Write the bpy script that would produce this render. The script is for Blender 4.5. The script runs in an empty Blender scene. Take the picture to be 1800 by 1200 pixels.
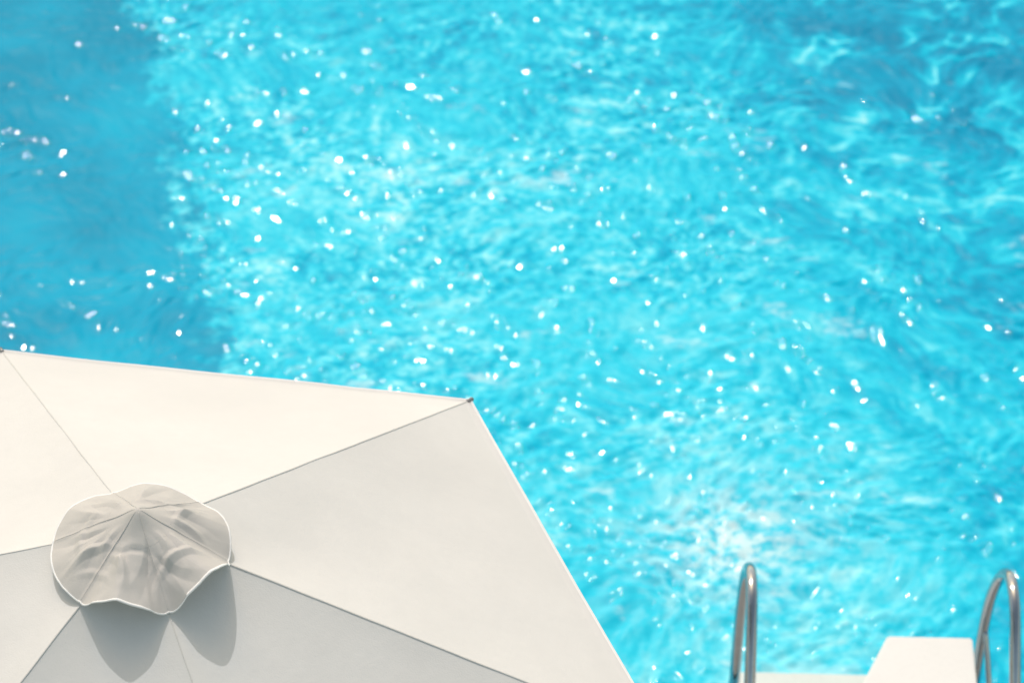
import bpy, bmesh, math, random
import numpy as np
from mathutils import Vector, Matrix, noise
random.seed(4); rng=np.random.default_rng(7)
S=bpy.context.scene
COL=S.collection
# ------------------------------------------------------------------ helpers
def mat(name):
    m=bpy.data.materials.new(name); m.use_nodes=True
    nt=m.node_tree; b=nt.nodes['Principled BSDF']; return m,nt,b
def N(nt,t,**kw):
    n=nt.nodes.new(t)
    for k,v in kw.items(): setattr(n,k,v)
    return n
def mesh_obj(name,verts,faces,mats,fm=None,smooth=True,parent=None):
    me=bpy.data.meshes.new(name); me.from_pydata([tuple(v) for v in verts],[],faces)
    for m in mats: me.materials.append(m)
    if fm is not None: me.polygons.foreach_set('material_index',fm)
    me.polygons.foreach_set('use_smooth',[smooth]*len(me.polygons)); me.update()
    o=bpy.data.objects.new(name,me); COL.objects.link(o)
    if parent: o.parent=parent
    return o
def tube(path,r,seg=20,v0=0,cap=True):
    V=[];F=[];path=[Vector(p) for p in path];n=len(path)
    ref=Vector((1,0,0))
    for i,p in enumerate(path):
        t=(path[min(i+1,n-1)]-path[max(i-1,0)]).normalized()
        a=ref-t*ref.dot(t)
        if a.length<1e-3: a=Vector((0,1,0))-t*t.y
        a.normalize(); b=t.cross(a)
        rr=r[i] if isinstance(r,(list,tuple)) else r
        for k in range(seg):
            an=2*math.pi*k/seg; V.append(p+(a*math.cos(an)+b*math.sin(an))*rr)
    for i in range(n-1):
        for k in range(seg):
            k2=(k+1)%seg; F.append((v0+i*seg+k,v0+i*seg+k2,v0+(i+1)*seg+k2,v0+(i+1)*seg+k))
    if cap:
        F.append(tuple(v0+k for k in range(seg))[::-1]); F.append(tuple(v0+(n-1)*seg+k for k in range(seg)))
    return V,F
def ramp(nt,fac,stops,interp='LINEAR'):
    r=N(nt,'ShaderNodeValToRGB'); r.color_ramp.interpolation=interp
    el=r.color_ramp.elements
    while len(el)<len(stops): el.new(0.5)
    for e,(p,c) in zip(el,stops):
        e.position=p; e.color=(c,c,c,1) if not isinstance(c,tuple) else (*c,1)
    nt.links.new(fac,r.inputs[0]); return r.outputs[0]
def math_n(nt,op,a,b=None,clamp=False):
    n=N(nt,'ShaderNodeMath',operation=op); n.use_clamp=clamp
    for i,x in enumerate((a,b)):
        if x is None: continue
        if isinstance(x,(int,float)): n.inputs[i].default_value=x
        else: nt.links.new(x,n.inputs[i])
    return n.outputs[0]
def mixc(nt,fac,a,b,bt='MIX'):
    n=N(nt,'ShaderNodeMix',data_type='RGBA',blend_type=bt)
    for i,x in ((0,fac),(6,a),(7,b)):
        if isinstance(x,(int,float)): n.inputs[i].default_value=x
        elif isinstance(x,tuple): n.inputs[i].default_value=(*x,1)
        else: nt.links.new(x,n.inputs[i])
    return n.outputs[2]
def noise_n(nt,vec,scale,detail=3,rough=.5,dist=0.):
    n=N(nt,'ShaderNodeTexNoise'); n.inputs['Scale'].default_value=scale
    n.inputs['Detail'].default_value=detail; n.inputs['Roughness'].default_value=rough
    n.inputs['Distortion'].default_value=dist
    nt.links.new(vec,n.inputs['Vector']); return n
# ------------------------------------------------------------------ camera
p,roll=0.7434,0.024
CAMZ=9.7091
F=Vector((0,math.cos(p),-math.sin(p)));X=Vector((1,0,0));U=Vector((0,math.sin(p),math.cos(p)))
c,s=math.cos(roll),math.sin(roll)
X2=X*c+U*s; U2=U*c-X*s
cd=bpy.data.cameras.new('camera'); co=bpy.data.objects.new('camera',cd); COL.objects.link(co)
M=Matrix((X2,U2,-F)).transposed().to_4x4(); M.translation=Vector((0,0,CAMZ)); co.matrix_world=M
cd.sensor_width=36; cd.lens=131.0; cd.clip_start=.1; cd.clip_end=3000
cd.dof.use_dof=True; cd.dof.focus_distance=9.9; cd.dof.aperture_fstop=3.2; cd.dof.aperture_blades=0
S.camera=co
# ------------------------------------------------------------------ light
EL=math.radians(56); AZ=math.radians(-17)   # from +Y toward -X
sd=Vector((math.sin(AZ)*math.cos(EL),math.cos(AZ)*math.cos(EL),math.sin(EL)))
ld=bpy.data.lights.new('sun','SUN'); ld.angle=math.radians(.53); ld.color=(1,.985,.975)
ld.energy=1.55
lo=bpy.data.objects.new('sun',ld); COL.objects.link(lo); lo.rotation_euler=sd.to_track_quat('Z','Y').to_euler()
lo.location=(0,0,15)
w=bpy.data.worlds.new('World'); S.world=w; w.use_nodes=True
nt=w.node_tree; sky=N(nt,'ShaderNodeTexSky',sky_type='NISHITA'); sky.sun_disc=False
sky.sun_elevation=EL; sky.sun_rotation=AZ; sky.dust_density=1.5; sky.air_density=.8
bg=nt.nodes['Background']; bg.inputs[1].default_value=.15
nt.links.new(mixc(nt,1.,sky.outputs[0],(2.18,1.80,1.18),'MULTIPLY'),bg.inputs[0])
S.view_settings.view_transform='Standard'; S.view_settings.look='None'; S.view_settings.exposure=0
# ------------------------------------------------------------------ materials
def fabric(name,col,wr=.0015):
    m,nt,b=mat(name)
    tc=N(nt,'ShaderNodeTexCoord').outputs['Object']
    big=noise_n(nt,tc,2.2,3,.55).outputs[0]
    mid=noise_n(nt,tc,22,4,.6).outputs[0]
    cdk=tuple(x*.93 for x in col)
    c1=mixc(nt,ramp(nt,big,[(.3,0.),(.7,1.)]),cdk,col)
    c2=mixc(nt,ramp(nt,mid,[(.35,.0),(.75,.35)]),c1,tuple(x*.91 for x in col))
    vor=N(nt,'ShaderNodeTexVoronoi'); vor.inputs['Scale'].default_value=22; nt.links.new(tc,vor.inputs['Vector'])
    spots=ramp(nt,vor.outputs['Distance'],[(.0,.6),(.04,0.)])
    c3=mixc(nt,spots,c2,tuple(x*.65 for x in col))
    nt.links.new(c3,b.inputs['Base Color']); b.inputs['Roughness'].default_value=.85
    b.inputs['Specular IOR Level'].default_value=.2
    sp=noise_n(nt,tc,230,1,.6).outputs[0]
    hgt=math_n(nt,'ADD',math_n(nt,'MULTIPLY',sp,.25),math_n(nt,'MULTIPLY',mid,.8))
    bp=N(nt,'ShaderNodeBump'); bp.inputs['Strength'].default_value=.5; bp.inputs['Distance'].default_value=wr
    nt.links.new(hgt,bp.inputs['Height']); nt.links.new(bp.outputs[0],b.inputs['Normal'])
    return m
m_canopy=fabric('canopy_fabric',(.695,.685,.675),.003)
m_cap=fabric('cap_fabric',(.55,.53,.51),.0025)
m_seam=fabric('seam_fabric',(.62,.61,.595))
m_trim=fabric('trim_tape',(.84,.84,.84))
def metal(name,col,r):
    m,nt,b=mat(name); b.inputs['Metallic'].default_value=1
    tc=N(nt,'ShaderNodeTexCoord').outputs['Object']; n=noise_n(nt,tc,30,4).outputs[0]
    nt.links.new(mixc(nt,n,tuple(x*.8 for x in col),col),b.inputs['Base Color'])
    nt.links.new(ramp(nt,n,[(.3,r*.8),(.7,r*1.3)]),b.inputs['Roughness']); return m
m_steel=metal('polished_steel',(.40,.425,.46),.07)
m_alu=metal('grey_aluminium',(.3,.3,.31),.4)
def stone(name,col,scale=3,dk=.85,sp=.3):
    m,nt,b=mat(name); tc=N(nt,'ShaderNodeTexCoord').outputs['Object']
    n=noise_n(nt,tc,scale,5,.65).outputs[0]; n2=noise_n(nt,tc,scale*30,3).outputs[0]
    c1=mixc(nt,ramp(nt,n,[(.3,0.),(.7,1.)]),tuple(x*dk for x in col),col)
    nt.links.new(mixc(nt,ramp(nt,n2,[(.45,0.),(.8,sp)]),c1,tuple(x*.7 for x in col)),b.inputs['Base Color'])
    b.inputs['Roughness'].default_value=.75
    bp=N(nt,'ShaderNodeBump'); bp.inputs['Strength'].default_value=.3; bp.inputs['Distance'].default_value=.002
    nt.links.new(n2,bp.inputs['Height']); nt.links.new(bp.outputs[0],b.inputs['Normal']); return m
m_cop=stone('coping_stone',(.55,.53,.49)); m_white=stone('white_paint',(.81,.80,.79),2,.94,.12); m_step=stone('wet_step',(.72,.78,.76),2,.88,.2)
m_deck=stone('deck_stone',(.38,.35,.31))
nt=m_deck.node_tree; br=N(nt,'ShaderNodeTexBrick'); br.inputs['Scale'].default_value=1.0
br.inputs['Brick Width'].default_value=.6; br.inputs['Row Height'].default_value=.4; br.inputs['Mortar Size'].default_value=.006
br.inputs['Color1'].default_value=(.36,.33,.29,1); br.inputs['Color2'].default_value=(.33,.30,.27,1); br.inputs['Mortar'].default_value=(.2,.18,.16,1)
nt.links.new(N(nt,'ShaderNodeTexCoord').outputs['Object'],br.inputs['Vector'])
b=nt.nodes['Principled BSDF']; old=b.inputs['Base Color'].links[0].from_socket
nt.links.new(mixc(nt,.5,br.outputs[0],old),b.inputs['Base Color'])
m_tile,nt,b=mat('pool_mosaic'); br=N(nt,'ShaderNodeTexBrick'); br.offset=0; br.inputs['Scale'].default_value=1
br.inputs['Brick Width'].default_value=.05; br.inputs['Row Height'].default_value=.05; br.inputs['Mortar Size'].default_value=.003
br.inputs['Color1'].default_value=(.05,.42,.6,1); br.inputs['Color2'].default_value=(.08,.5,.66,1); br.inputs['Mortar'].default_value=(.5,.6,.62,1)
nt.links.new(N(nt,'ShaderNodeTexCoord').outputs['Object'],br.inputs['Vector']); nt.links.new(br.outputs[0],b.inputs['Base Color']); b.inputs['Roughness'].default_value=.3
m_grass=stone('lawn_ground',(.07,.12,.035),1)
# ------------------------------------------------------------------ water
m_water,nt,b=mat('pool_water'); nt.nodes.remove(b)
at=N(nt,'ShaderNodeAttribute',attribute_name='turbidity_caustics')
pos=N(nt,'ShaderNodeTexCoord').outputs['Object']
fine=noise_n(nt,pos,45,2,.6,.4).outputs[0]
bp=N(nt,'ShaderNodeBump'); bp.inputs['Distance'].default_value=.0005
nt.links.new(math_n(nt,'ADD',math_n(nt,'MULTIPLY',at.outputs['Alpha'],.8),.05),bp.inputs['Strength'])
nt.links.new(fine,bp.inputs['Height'])
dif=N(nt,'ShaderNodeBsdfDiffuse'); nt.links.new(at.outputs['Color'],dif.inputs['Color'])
gl=N(nt,'ShaderNodeBsdfGlossy'); gl.inputs['Roughness'].default_value=.048; nt.links.new(bp.outputs[0],gl.inputs['Normal'])
fr=N(nt,'ShaderNodeFresnel'); fr.inputs['IOR'].default_value=1.23; nt.links.new(bp.outputs[0],fr.inputs['Normal'])
mx=N(nt,'ShaderNodeMixShader'); nt.links.new(fr.outputs[0],mx.inputs[0]); nt.links.new(dif.outputs[0],mx.inputs[1]); nt.links.new(gl.outputs[0],mx.inputs[2])
nt.links.new(mx.outputs[0],nt.nodes['Material Output'].inputs[0])

def perlin(x,y,seed):
    r=np.random.default_rng(seed); P=r.permutation(512); g=r.uniform(0,2*np.pi,512)
    xi=np.floor(x).astype(int); yi=np.floor(y).astype(int); xf=x-xi; yf=y-yi
    def G(a,b_,dx,dy):
        h=P[(P[a%512]+b_)%512]; t=g[h]; return np.cos(t)*dx+np.sin(t)*dy
    u=xf**3*(xf*(xf*6-15)+10); v=yf**3*(yf*(yf*6-15)+10)
    a=G(xi,yi,xf,yf); b_=G(xi+1,yi,xf-1,yf); c_=G(xi,yi+1,xf,yf-1); d_=G(xi+1,yi+1,xf-1,yf-1)
    return 1.5*((a*(1-u)+b_*u)*(1-v)+(c_*(1-u)+d_*u)*v)
def fbm(x,y,seed,o=3,g=.5):
    s_=0;a=1;t=0
    for i in range(o):
        cr,sr=math.cos(.6*i),math.sin(.6*i)
        s_=s_+a*perlin((x*cr-y*sr)*2**i,(x*sr+y*cr)*2**i,seed+i*13); t+=a; a*=g
    return s_/t
def sstep(a,b_,x): t=np.clip((x-a)/(b_-a),0,1); return t*t*(3-2*t)
def lines(a,b,fa,fb,fine,coarse):
    L=list(np.arange(fa,fb,fine))+[fb]
    lo=[];v=fa;st=fine
    while v-st>a: st=min(st*1.25,coarse); v-=st; lo.append(v)
    lo=[q for q in lo if q>a+.01]+[a]
    hi=[];v=fb;st=fine
    while v<b: st=min(st*1.25,coarse); v+=st; hi.append(v)
    hi=[q for q in hi if q<b-.01]+[b]
    return np.array(sorted(set(lo))+L+hi)
WZ=-.15; PX0,PX1,PY0,PY1=-9.,9.,8.77,23.
xs=np.unique(lines(PX0,PX1,-2.8,2.8,.0075,.25)); ys=np.array([PY0]+list(lines(PY0+.01,PY1,PY0+.02,13.3,.0075,.25)))
ys=np.unique(ys); GX,GY=np.meshgrid(xs,ys)
WXc=GX+.18*fbm(GX*1.4,GY*1.4,11,2)+.015*fbm(GX*5,GY*5,12,2); WYc=GY+.18*fbm(GX*1.4,GY*1.4,21,2)+.015*fbm(GX*5,GY*5,22,2)
lin=GX+1.1+.22*(GY-10.5)
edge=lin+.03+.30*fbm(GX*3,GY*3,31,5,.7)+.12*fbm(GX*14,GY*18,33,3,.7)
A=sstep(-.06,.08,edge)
D=np.hypot(GX-.84,GY-9.66); PH=np.arctan2(GY-9.66,GX-.84)
rightm=sstep(.8,1.7,GX+.12*(GY-10))*sstep(.5,1.1,D)
# --- height
Z=np.zeros_like(GX); ZC=np.zeros_like(GX)
for i in range(96):
    lam=math.exp(rng.uniform(math.log(.042),math.log(.17))); k=2*math.pi/lam
    th=rng.uniform(0,2*math.pi); ph=rng.uniform(0,6.28)
    wv=np.sin(k*(WXc*math.cos(th)+WYc*math.sin(th))+ph)
    Z+=.0245/k*wv
    if i%2==0: ZC+=.0240/k*wv
gust=.92+.30*fbm(GX*.9,GY*.9,41,2)+.25*np.exp(-((D-.2)/1.6)**2)-.14*sstep(11.6,13.0,GY)-.10*rightm
calmg=.83+.7*fbm(GX*1.6+3,GY*1.6,43,2)
H=Z*A*gust+ZC*(1-A)*calmg
H+=.006*fbm(WXc*3.2,WYc*4.0,45,2,.5)*A
ringm=np.exp(-((D-1.35)/.6)**2)*sstep(-.4,.8,GX-.2)
H+=.0006*np.sin(D*2*math.pi/.13+7*fbm(GX*2.2,GY*2.2,51,3))*ringm
# --- aeration / colour, with caustic light painted in
n0=fbm(WXc*4.6,WYc*5.6,59,3,.6); n1=fbm(WXc*11.5,WYc*13.5,61,3,.62); n2=fbm(GX*28,GY*33,71,2,.6)
patch=.46+.72*sstep(-.35,.35,fbm(GX*1.5,GY*2.0,77,2))
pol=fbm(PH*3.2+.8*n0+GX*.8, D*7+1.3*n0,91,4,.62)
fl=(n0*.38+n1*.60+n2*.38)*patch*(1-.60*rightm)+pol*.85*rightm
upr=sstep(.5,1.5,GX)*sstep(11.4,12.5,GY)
caustic=np.clip(1-np.abs(fbm(WXc*3.4,WYc*4.3,83,3,.55))*3.6,0,1)**2*sstep(-.2,.25,fbm(GX*3,GY*4,85,2))  # bright caustic filaments, painted into the opaque water colour
fl=fl+caustic*(.06+.55*upr+.32*rightm)
soft=np.exp(-((D-.3)/1.35)**2)
fl=fl*(1-.45*soft)+.08*soft
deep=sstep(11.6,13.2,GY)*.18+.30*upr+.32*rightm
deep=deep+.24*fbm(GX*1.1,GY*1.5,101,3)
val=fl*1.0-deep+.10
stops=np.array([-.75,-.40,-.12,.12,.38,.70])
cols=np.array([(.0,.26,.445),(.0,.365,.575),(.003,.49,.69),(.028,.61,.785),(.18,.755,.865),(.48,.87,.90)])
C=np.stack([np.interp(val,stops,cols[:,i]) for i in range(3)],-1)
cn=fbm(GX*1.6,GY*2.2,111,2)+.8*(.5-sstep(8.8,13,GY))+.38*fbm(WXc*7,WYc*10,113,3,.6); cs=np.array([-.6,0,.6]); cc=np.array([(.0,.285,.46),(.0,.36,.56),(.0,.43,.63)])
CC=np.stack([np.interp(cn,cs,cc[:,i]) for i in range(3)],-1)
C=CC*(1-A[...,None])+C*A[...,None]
foam=np.clip(np.exp(-(D/.25)**2)*1.0*sstep(-.2,.35,fbm(GX*13,GY*17,121,4,.7)+.08)+.20*np.exp(-(D/.6)**2)*sstep(.05,.4,n1+.1),0,.9)
pt=sstep(.22,.5,fbm(GX*2.6,GY*5.0,131,5,.7))*.5*A*sstep(13.2,11.5,GY)*sstep(-.3,.3,fbm(GX*12,GY*16,133,3,.6)+.1)
wallf=.75*np.exp(-((GY-PY0)/.27)**4)*sstep(-.35,.25,fbm(GX*9,GY*9,141,3,.6))*sstep(.78,.84,GX)*sstep(1.72,1.66,GX)
foam=np.maximum(np.maximum(foam,pt),wallf)[...,None]
C=(C*(1-foam)+np.array((.72,.90,.91))*foam)*np.array((.9,.965,1.0))
ny,nx=GX.shape
V=np.stack([GX,GY,H+WZ],-1).reshape(-1,3)
I=np.arange(ny*nx).reshape(ny,nx)
Fq=np.stack([I[:-1,:-1],I[:-1,1:],I[1:,1:],I[1:,:-1]],-1).reshape(-1,4)
me=bpy.data.meshes.new('pool_water'); me.vertices.add(len(V)); me.vertices.foreach_set('co',V.ravel())
me.loops.add(Fq.size); me.loops.foreach_set('vertex_index',Fq.ravel().astype(np.int32))
me.polygons.add(len(Fq)); me.polygons.foreach_set('loop_start',np.arange(0,Fq.size,4,dtype=np.int32))
me.polygons.foreach_set('loop_total',np.full(len(Fq),4,dtype=np.int32)); me.polygons.foreach_set('use_smooth',np.ones(len(Fq),dtype=bool))
me.update(calc_edges=True); me.materials.append(m_water)
ca=me.color_attributes.new('turbidity_caustics','FLOAT_COLOR','POINT')  # water colour: aeration and foam plus painted caustic light
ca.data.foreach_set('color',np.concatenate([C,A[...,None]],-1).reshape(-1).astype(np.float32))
o=bpy.data.objects.new('water',me); COL.objects.link(o); o['kind']='structure'
bz=-1.6; x0,x1,y0,y1=PX0,PX1,PY0,PY1
vv=[(x0,y0,-.03),(x1,y0,-.03),(x1,y1,-.03),(x0,y1,-.03),(x0,y0,bz),(x1,y0,bz),(x1,y1,bz),(x0,y1,bz)]
o=mesh_obj('pool_basin',vv,[(4,5,6,7),(0,4,7,3),(1,2,6,5),(0,1,5,4),(3,7,6,2)],[m_tile],smooth=False); o['kind']='structure'
def ring(name,ix0,ix1,iy0,iy1,ox0,ox1,oy0,oy1,z,m):
    v=[(ix0,iy0,z),(ix1,iy0,z),(ix1,iy1,z),(ix0,iy1,z),(ox0,oy0,z),(ox1,oy0,z),(ox1,oy1,z),(ox0,oy1,z)]
    f=[(4,5,1,0),(5,6,2,1),(6,7,3,2),(7,4,0,3)]
    o=mesh_obj(name,v,f,[m],smooth=False); o['kind']='structure'; return o
ring('deck',x0-.28,x1+.28,y0-.28,y1+.28,-16,16,-6,32,-.01,m_deck)
ring('ground',x0-.5,x1+.5,y0-.5,y1+.5,-900,900,-900,900,-.03,m_grass)
def bar(bm,a,b_):
    r=bmesh.ops.create_cube(bm,size=1)
    for v in r['verts']:
        v.co=Vector(((a[i]+b_[i])/2+v.co[i]*(b_[i]-a[i]) for i in range(3)))
bm=bmesh.new()
for a,b_ in (((x0-.28,y0-.28,-.06),(x1+.28,y0,.0)),((x0-.28,y1,-.06),(x1+.28,y1+.28,.0)),((x0-.28,y0+.002,-.06),(x0,y1-.002,0.)),((x1,y0+.002,-.06),(x1+.28,y1-.002,0.))):
    bar(bm,a,b_)
bmesh.ops.bevel(bm,geom=bm.edges[:],offset=.012,segments=3,affect='EDGES')
me=bpy.data.meshes.new('pool_coping'); bm.to_mesh(me); bm.free(); me.materials.append(m_cop)
o=bpy.data.objects.new('pool_coping',me); COL.objects.link(o); o['kind']='structure'
# ------------------------------------------------------------------ parasol
UX,UY,HR,R,TH,HH=-.9582,6.7876,2.2,1.4,1.9759,.5798
AP=Vector((0,0,HR+HH))
par=bpy.data.objects.new('parasol',None); COL.objects.link(par); par.location=(UX,UY,0); par.empty_display_size=.3
par['label']='off-white hexagonal fabric parasol with a scalloped vent cap, beside the pool'; par['category']='parasol'
rib=[Vector((R*math.cos(TH-i*math.pi/3),R*math.sin(TH-i*math.pi/3),HR)) for i in range(6)]
V=[];Fc=[];fm=[];nr,ns=40,28
for i in range(6):
    a,b_=rib[i],rib[(i+1)%6]; base=len(V)
    for j in range(nr+1):
        t=j/nr
        for k in range(ns+1):
            q=k/ns
            P=AP.lerp(a.lerp(b_,q),t)
            w4=4*q*(1-q)
            P.z-=.022*w4*math.sin(math.pi*t)
            inn=.004*w4*t**3; P.x*=1-inn; P.y*=1-inn
            n_=noise.noise(Vector((P.x*2.2,P.y*2.2,i*3.7)))*.013+noise.noise(Vector((P.x*7,P.y*7,i)))*.003
            P.z+=n_*w4
            V.append(P)
    for j in range(nr):
        for k in range(ns):
            A0=base+j*(ns+1)+k
            Fc.append((A0,A0+ns+1,A0+ns+2,A0+1)); fm.append(0)
    base2=len(V); edge=[base+nr*(ns+1)+k for k in range(ns+1)]
    offs=[(.004,.0025),(.008,-.001),(.009,-.008),(.008,-.028),(.004,-.028),(.003,-.004)]
    for (ro,zo) in offs:
        for e in edge:
            P=V[e].copy(); h=Vector((P.x,P.y,0)).normalized(); V.append(P+h*ro+Vector((0,0,zo)))
    prev=edge
    for li in range(len(offs)):
        cur=[base2+li*(ns+1)+k for k in range(ns+1)]
        for k in range(ns):
            Fc.append((prev[k],cur[k],cur[k+1],prev[k+1])); fm.append(1)
        prev=cur
canopy=mesh_obj('canopy',V,Fc,[m_canopy,m_trim],fm,True,par)
V=[];Fc=[]
for i in range(6):
    d=(rib[i]-AP); side=Vector((0,0,1)).cross(d).normalized()
    up=side.cross(d).normalized(); up=up if up.z>0 else -up
    base=len(V); n=60; ww=(.5,.7,.8,.45,.6,.5)[i]
    prof=[(-.0042,-.001),(-.003,.0018),(0,.0025),(.003,.0018),(.0042,-.001)]
    for j in range(n+1):
        t=j/n; P=AP+d*t*1.003; wob=noise.noise(Vector((t*9,i*5,0)))*.002
        for (s_,u_) in prof: V.append(P+side*(s_*ww+wob)+up*u_*ww)
    for j in range(n):
        for k in range(4):
            A0=base+j*5+k; Fc.append((A0,A0+1,A0+6,A0+5))
seam=mesh_obj('seam',V,Fc,[m_seam],None,True,par)
for i in range(6):
    d=(rib[i]-AP).normalized(); P=rib[i]+Vector((0,0,.001))
    v,f=tube([P-d*.014,P-d*.010,P+d*.010,P+d*.015,P+d*.017],[.003,.006,.007,.005,.002],12)
    mesh_obj('rib_tip' if i==0 else f'rib_tip.{i:03d}',v,f,[m_alu],None,True,par)
    P0=AP-Vector((0,0,.06)); e=rib[i]-Vector((0,0,.03))*.9
    v,f=tube([P0+d*.04,e-d*.03],.010,10)
    mesh_obj('rib' if i==0 else f'rib.{i:03d}',v,f,[m_alu],None,True,par)
v,f=tube([(0,0,.05),(0,0,1.),(0,0,HR+HH-.03),(0,0,HR+HH-.01)],[.024,.024,.024,.02],24)
mesh_obj('pole',v,f,[m_alu],None,True,par)
bm=bmesh.new(); bar(bm,(-.35,-.35,0),(.35,.35,.07)); bmesh.ops.bevel(bm,geom=bm.edges[:],offset=.015,segments=3,affect='EDGES')
r=bmesh.ops.create_cone(bm,segments=32,radius1=.05,radius2=.035,depth=.22,cap_ends=True); bmesh.ops.translate(bm,verts=r['verts'],vec=(0,0,.17))
me=bpy.data.meshes.new('base'); bm.to_mesh(me); bm.free(); me.materials.append(m_cop)
bo=bpy.data.objects.new('base',me); COL.objects.link(bo); bo.parent=par
# vent cap : six cloth gores, draped with a few broad facets
HRAD=.232; slope=HH/R
gore=[[(0,0),(.30,.022),(.70,.012),(1,0)],
      [(0,0),(.30,.020),(.65,.022),(1,0)],
      [(0,0),(.30,.070),(.55,.104),(.76,.070),(1,0)],
      [(0,0),(.28,.050),(.52,.080),(.74,.050),(1,0)],
      [(0,0),(.40,.004),(.70,.004),(1,0)],
      [(0,0),(.35,.012),(.62,.020),(1,0)]]
bulge=[.0,.02,.10,.07,.0,.03]
folds=[(2.38,.24,.021,.28,.35,.85),(3.20,.20,-.022,.24,.45,.9),(3.62,.20,.021,.32,-.35,.8),
       (4.40,.24,.017,.34,-.45,.9),(5.35,.22,.018,.36,.35,.8),(.40,.20,.016,.36,.25,.7),(1.45,.26,.021,.30,.45,.8),(2.80,.14,-.018,.40,-.45,.8),(4.78,.16,-.014,.28,.35,.8),(5.75,.14,-.010,.3,-.3,.6),(1.1,.12,-.010,.4,.3,.6)]
creases=[(.10,-.10,.6,.017,.012,.06),(-.03,-.14,-1.2,.015,.012,.05),(-.12,-.07,.2,.015,.012,.06),(.14,.01,-.4,.015,.010,.06),
         (.03,.09,.2,.018,.010,.06),(-.08,.09,-.7,.016,.010,.06),(.05,-.15,1.3,.014,-.010,.05),(-.15,.0,1.3,.014,.010,.05),
         (.07,-.06,-.9,.013,.007,.04),(-.07,-.05,.9,.013,.008,.04),(.0,-.09,.1,.013,-.006,.05),(.11,.06,1.0,.014,.008,.05),(-.10,-.13,-.5,.013,.008,.04)]
def pw(kn,u):
    def f(u):
        u=min(1,max(0,u))
        for (a,b_),(c_,d_) in zip(kn,kn[1:]):
            if u<=c_: return b_+(d_-b_)*(u-a)/(c_-a)
        return 0
    return (f(u-.08)+f(u-.04)+2*f(u)+f(u+.04)+f(u+.08))/6
def tent(d,soft=.06):
    return max(0,1-(math.sqrt(d*d+soft*soft)-soft))
def nz(x,y,z): return noise.noise(Vector((x,y,z)))
def cap_pt(r,ph):
    sec_f=((TH-ph)/(math.pi/3))%6; sec=int(sec_f)%6; u=sec_f-int(sec_f)
    arch=math.sin(math.pi*u)
    rad=HRAD*r*(1+bulge[sec]*arch**.8*r)
    zc=HH+.056; zrib=HH-slope*HRAD+.008
    z=zc-(zc-zrib)*(.20*r+.80*(math.sqrt(r*r+.03)-math.sqrt(.03))/(math.sqrt(1.03)-math.sqrt(.03)))
    z+=.014*math.exp(-(r/.13)**2)
    q=max(0,(r-.25)/.75)
    z+=(pw(gore[sec],u)*min(1,4*u*(1-u)*1.6))*q**1.5
    cx,cy=math.cos(ph),math.sin(ph); x,y=rad*cx,rad*cy
    for (s0,wd,am,r0,dr,fo) in folds:
        if r<=r0: continue
        e=(r-r0)/(1-r0)
        d=abs(((sec_f-(s0+dr*(r-.7))+3)%6)-3)
        z+=am*tent(d/(wd*(.4+.6*e)))*math.sin(min(1,e*1.8)*math.pi/2)**2*(1-fo*e)
    g=max(0,min(1,(r-.16)/.25))*min(1,.4+arch)*(1-.5*r**4)
    for (px,py,an,wd,am,ln) in creases:
        ex,ey=x-px,y-py; al=ex*math.cos(an)+ey*math.sin(an); ac=-ex*math.sin(an)+ey*math.cos(an)+.25*al*al/ln
        z+=am*tent(abs(ac)/wd)*math.exp(-(al/ln)**2)*g
    z+=(.006*nz(x*10+1.7,y*8+2,3)+.0018*nz(x*38,y*38,2))*g+.0022*nz(x*24,y*24,8)
    ru=min(u,1-u); z+=.0030*max(0,1-ru/.04)*min(1,r*3)
    lim=HH-slope*rad+.006
    return Vector((x,y,HR+max(z-.002,lim)))
V=[cap_pt(0.,0.)];Fc=[];na,nrr=540,100
for j in range(1,nrr+1):
    for k in range(na): V.append(cap_pt(j/nrr,2*math.pi*k/na))
for k in range(na): Fc.append((0,1+k,1+(k+1)%na))
for j in range(nrr-1):
    for k in range(na):
        a=1+j*na+k; b_=1+j*na+(k+1)%na; Fc.append((a,a+na,b_+na,b_))
cap=mesh_obj('vent_cap',V,Fc,[m_cap],None,True,par)
sm=cap.modifiers.new('thick','SOLIDIFY'); sm.thickness=.002; sm.offset=0
hem=[cap_pt(1.0,2*math.pi*k/na) for k in range(na)]
V=[];Fc=[];prof=[(-.005,.0018),(.002,.0024),(.003,.0),(.002,-.0024),(-.005,-.0018)]
for P in hem:
    h=Vector((P.x,P.y,0)).normalized()
    for ro,zo in prof: V.append(P+h*ro+Vector((0,0,zo)))
for k in range(na):
    for q in range(5):
        a=k*5+q; b_=k*5+(q+1)%5; a2=((k+1)%na)*5+q; b2=((k+1)%na)*5+(q+1)%5
        Fc.append((a,b_,b2,a2))
trim=mesh_obj('trim',V,Fc,[m_trim],None,True,cap)
V=[];Fc=[]
for i in range(6):
    ph=TH-i*math.pi/3
    path=[cap_pt(t/60,ph)+Vector((0,0,.0004)) for t in range(2,60)]
    v,f=tube(path,.0014,6,len(V)); V+=v;Fc+=f
path=[cap_pt(.36,2*math.pi*k/120)+Vector((0,0,.0003)) for k in range(121)]
v,f=tube(path,.0012,6,len(V)); V+=v;Fc+=f
mesh_obj('stitching',V,Fc,[m_cap],None,True,cap)
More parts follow.
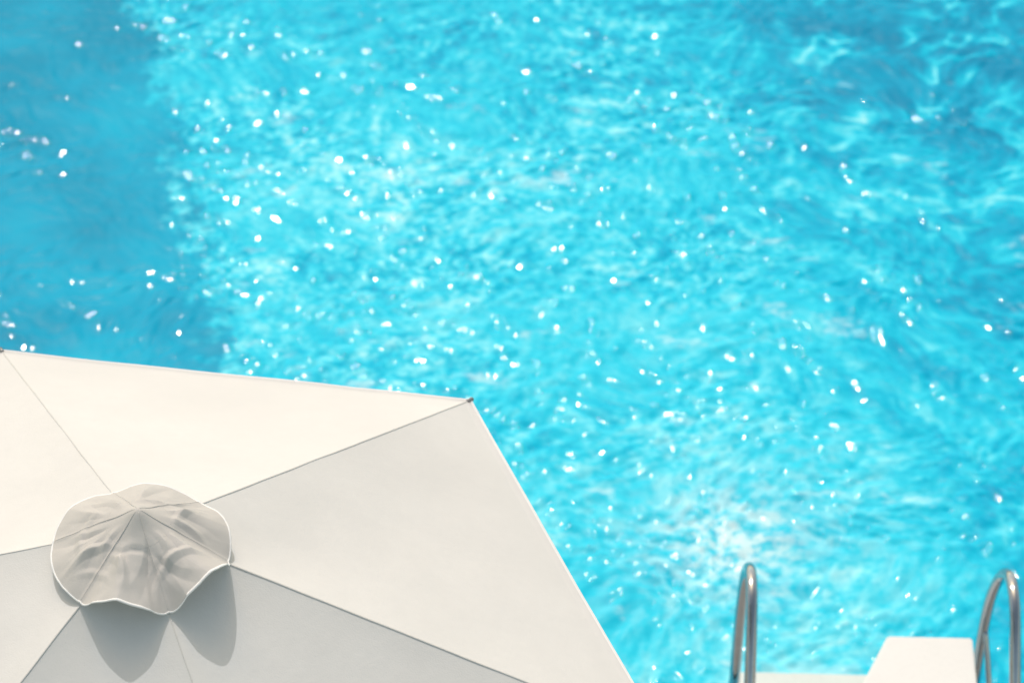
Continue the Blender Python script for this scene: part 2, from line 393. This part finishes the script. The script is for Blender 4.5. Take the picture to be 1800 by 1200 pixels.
# ------------------------------------------------------------------ pool ladder
lad=bpy.data.objects.new('pool_ladder',None); COL.objects.link(lad); lad.location=(1.26,8.6,0)
lad['label']='polished stainless steel pool ladder with arched handrails at the pool edge'; lad['category']='pool ladder'
def smooth_path(pts,n=14):
    out=[];P=[Vector(q) for q in pts]; P=[2*P[0]-P[1]]+P+[2*P[-1]-P[-2]]
    for i in range(1,len(P)-2):
        for k in range(n):
            t=k/n; a,b_,c_,d_=P[i-1],P[i],P[i+1],P[i+2]
            out.append(.5*((2*b_)+(c_-a)*t+(2*a-5*b_+4*c_-d_)*t*t+(3*b_-a-3*c_+d_)*t**3))
    out.append(P[-2]); return out
for idx,(rx,spl) in enumerate(((-.438,-.012),(.438,-.045))):
    ou=.0 if idx==0 else .014
    pts=[(rx+spl,.245,-1.1),(rx+spl,.245,-.3),(rx+spl,.245,.2),(rx+spl*.8,.235,.45),(rx+spl*.40,.195,.60),(rx+spl*.1,.13,.665),(rx,.05,.68),(rx+ou*.2,-.03,.65),(rx+ou*.5,-.13,.54),(rx+ou,-.25,.36),(rx+ou,-.34,.18),(rx+ou,-.37,.0)]
    v,f=tube(smooth_path(pts),.0195,24)
    mesh_obj('handrail' if idx==0 else 'handrail.001',v,f,[m_steel],None,True,lad)
    v,f=tube([(rx+ou,-.37,.001),(rx+ou,-.37,.012),(rx+ou,-.37,.02)],[.05,.05,.03],28)
    mesh_obj('floor_flange' if idx==0 else 'floor_flange.001',v,f,[m_steel],None,True,lad)
v,f=tube([(.396,.240,.30),(.402,.225,.27),(.413,.19,.20),(.43,.10,.06),(.435,.08,.0)],.010,14)
mesh_obj('brace',v,f,[m_steel],None,True,lad)
for i,(zz) in enumerate((-.143,-.42,-.71,-1.0)):
    bm=bmesh.new(); bar(bm,(-.438,.20 if i else .18,zz-.03),(.385,.31 if i else .415,zz)); bmesh.ops.bevel(bm,geom=bm.edges[:],offset=.01,segments=3,affect='EDGES')
    me=bpy.data.meshes.new('tread'); bm.to_mesh(me); bm.free(); me.materials.append(m_step)
    q=bpy.data.objects.new('tread' if i==0 else f'tread.{i:03d}',me); COL.objects.link(q); q.parent=lad
# ------------------------------------------------------------------ white block
out=[(1.318,8.788),(1.610,8.788),(1.610,7.75),(1.0,7.75),(1.0,8.06)]
bm=bmesh.new()
lo_=[bm.verts.new((x-.0,y,.002)) for x,y in out]; hi_=[bm.verts.new((x,y,.30)) for x,y in out]
bm.faces.new(lo_[::-1]); bm.faces.new(hi_)
for i in range(5):
    j=(i+1)%5; bm.faces.new((lo_[i],lo_[j],hi_[j],hi_[i]))
bmesh.ops.recalc_face_normals(bm,faces=bm.faces[:])
bmesh.ops.bevel(bm,geom=bm.edges[:],offset=.006,segments=3,affect='EDGES')
me=bpy.data.meshes.new('starting_block'); bm.to_mesh(me); bm.free(); me.materials.append(m_white)
o=bpy.data.objects.new('starting_block',me); COL.objects.link(o)
o['label']='low white painted block with one slanted side on the pool edge'; o['category']='starting block'
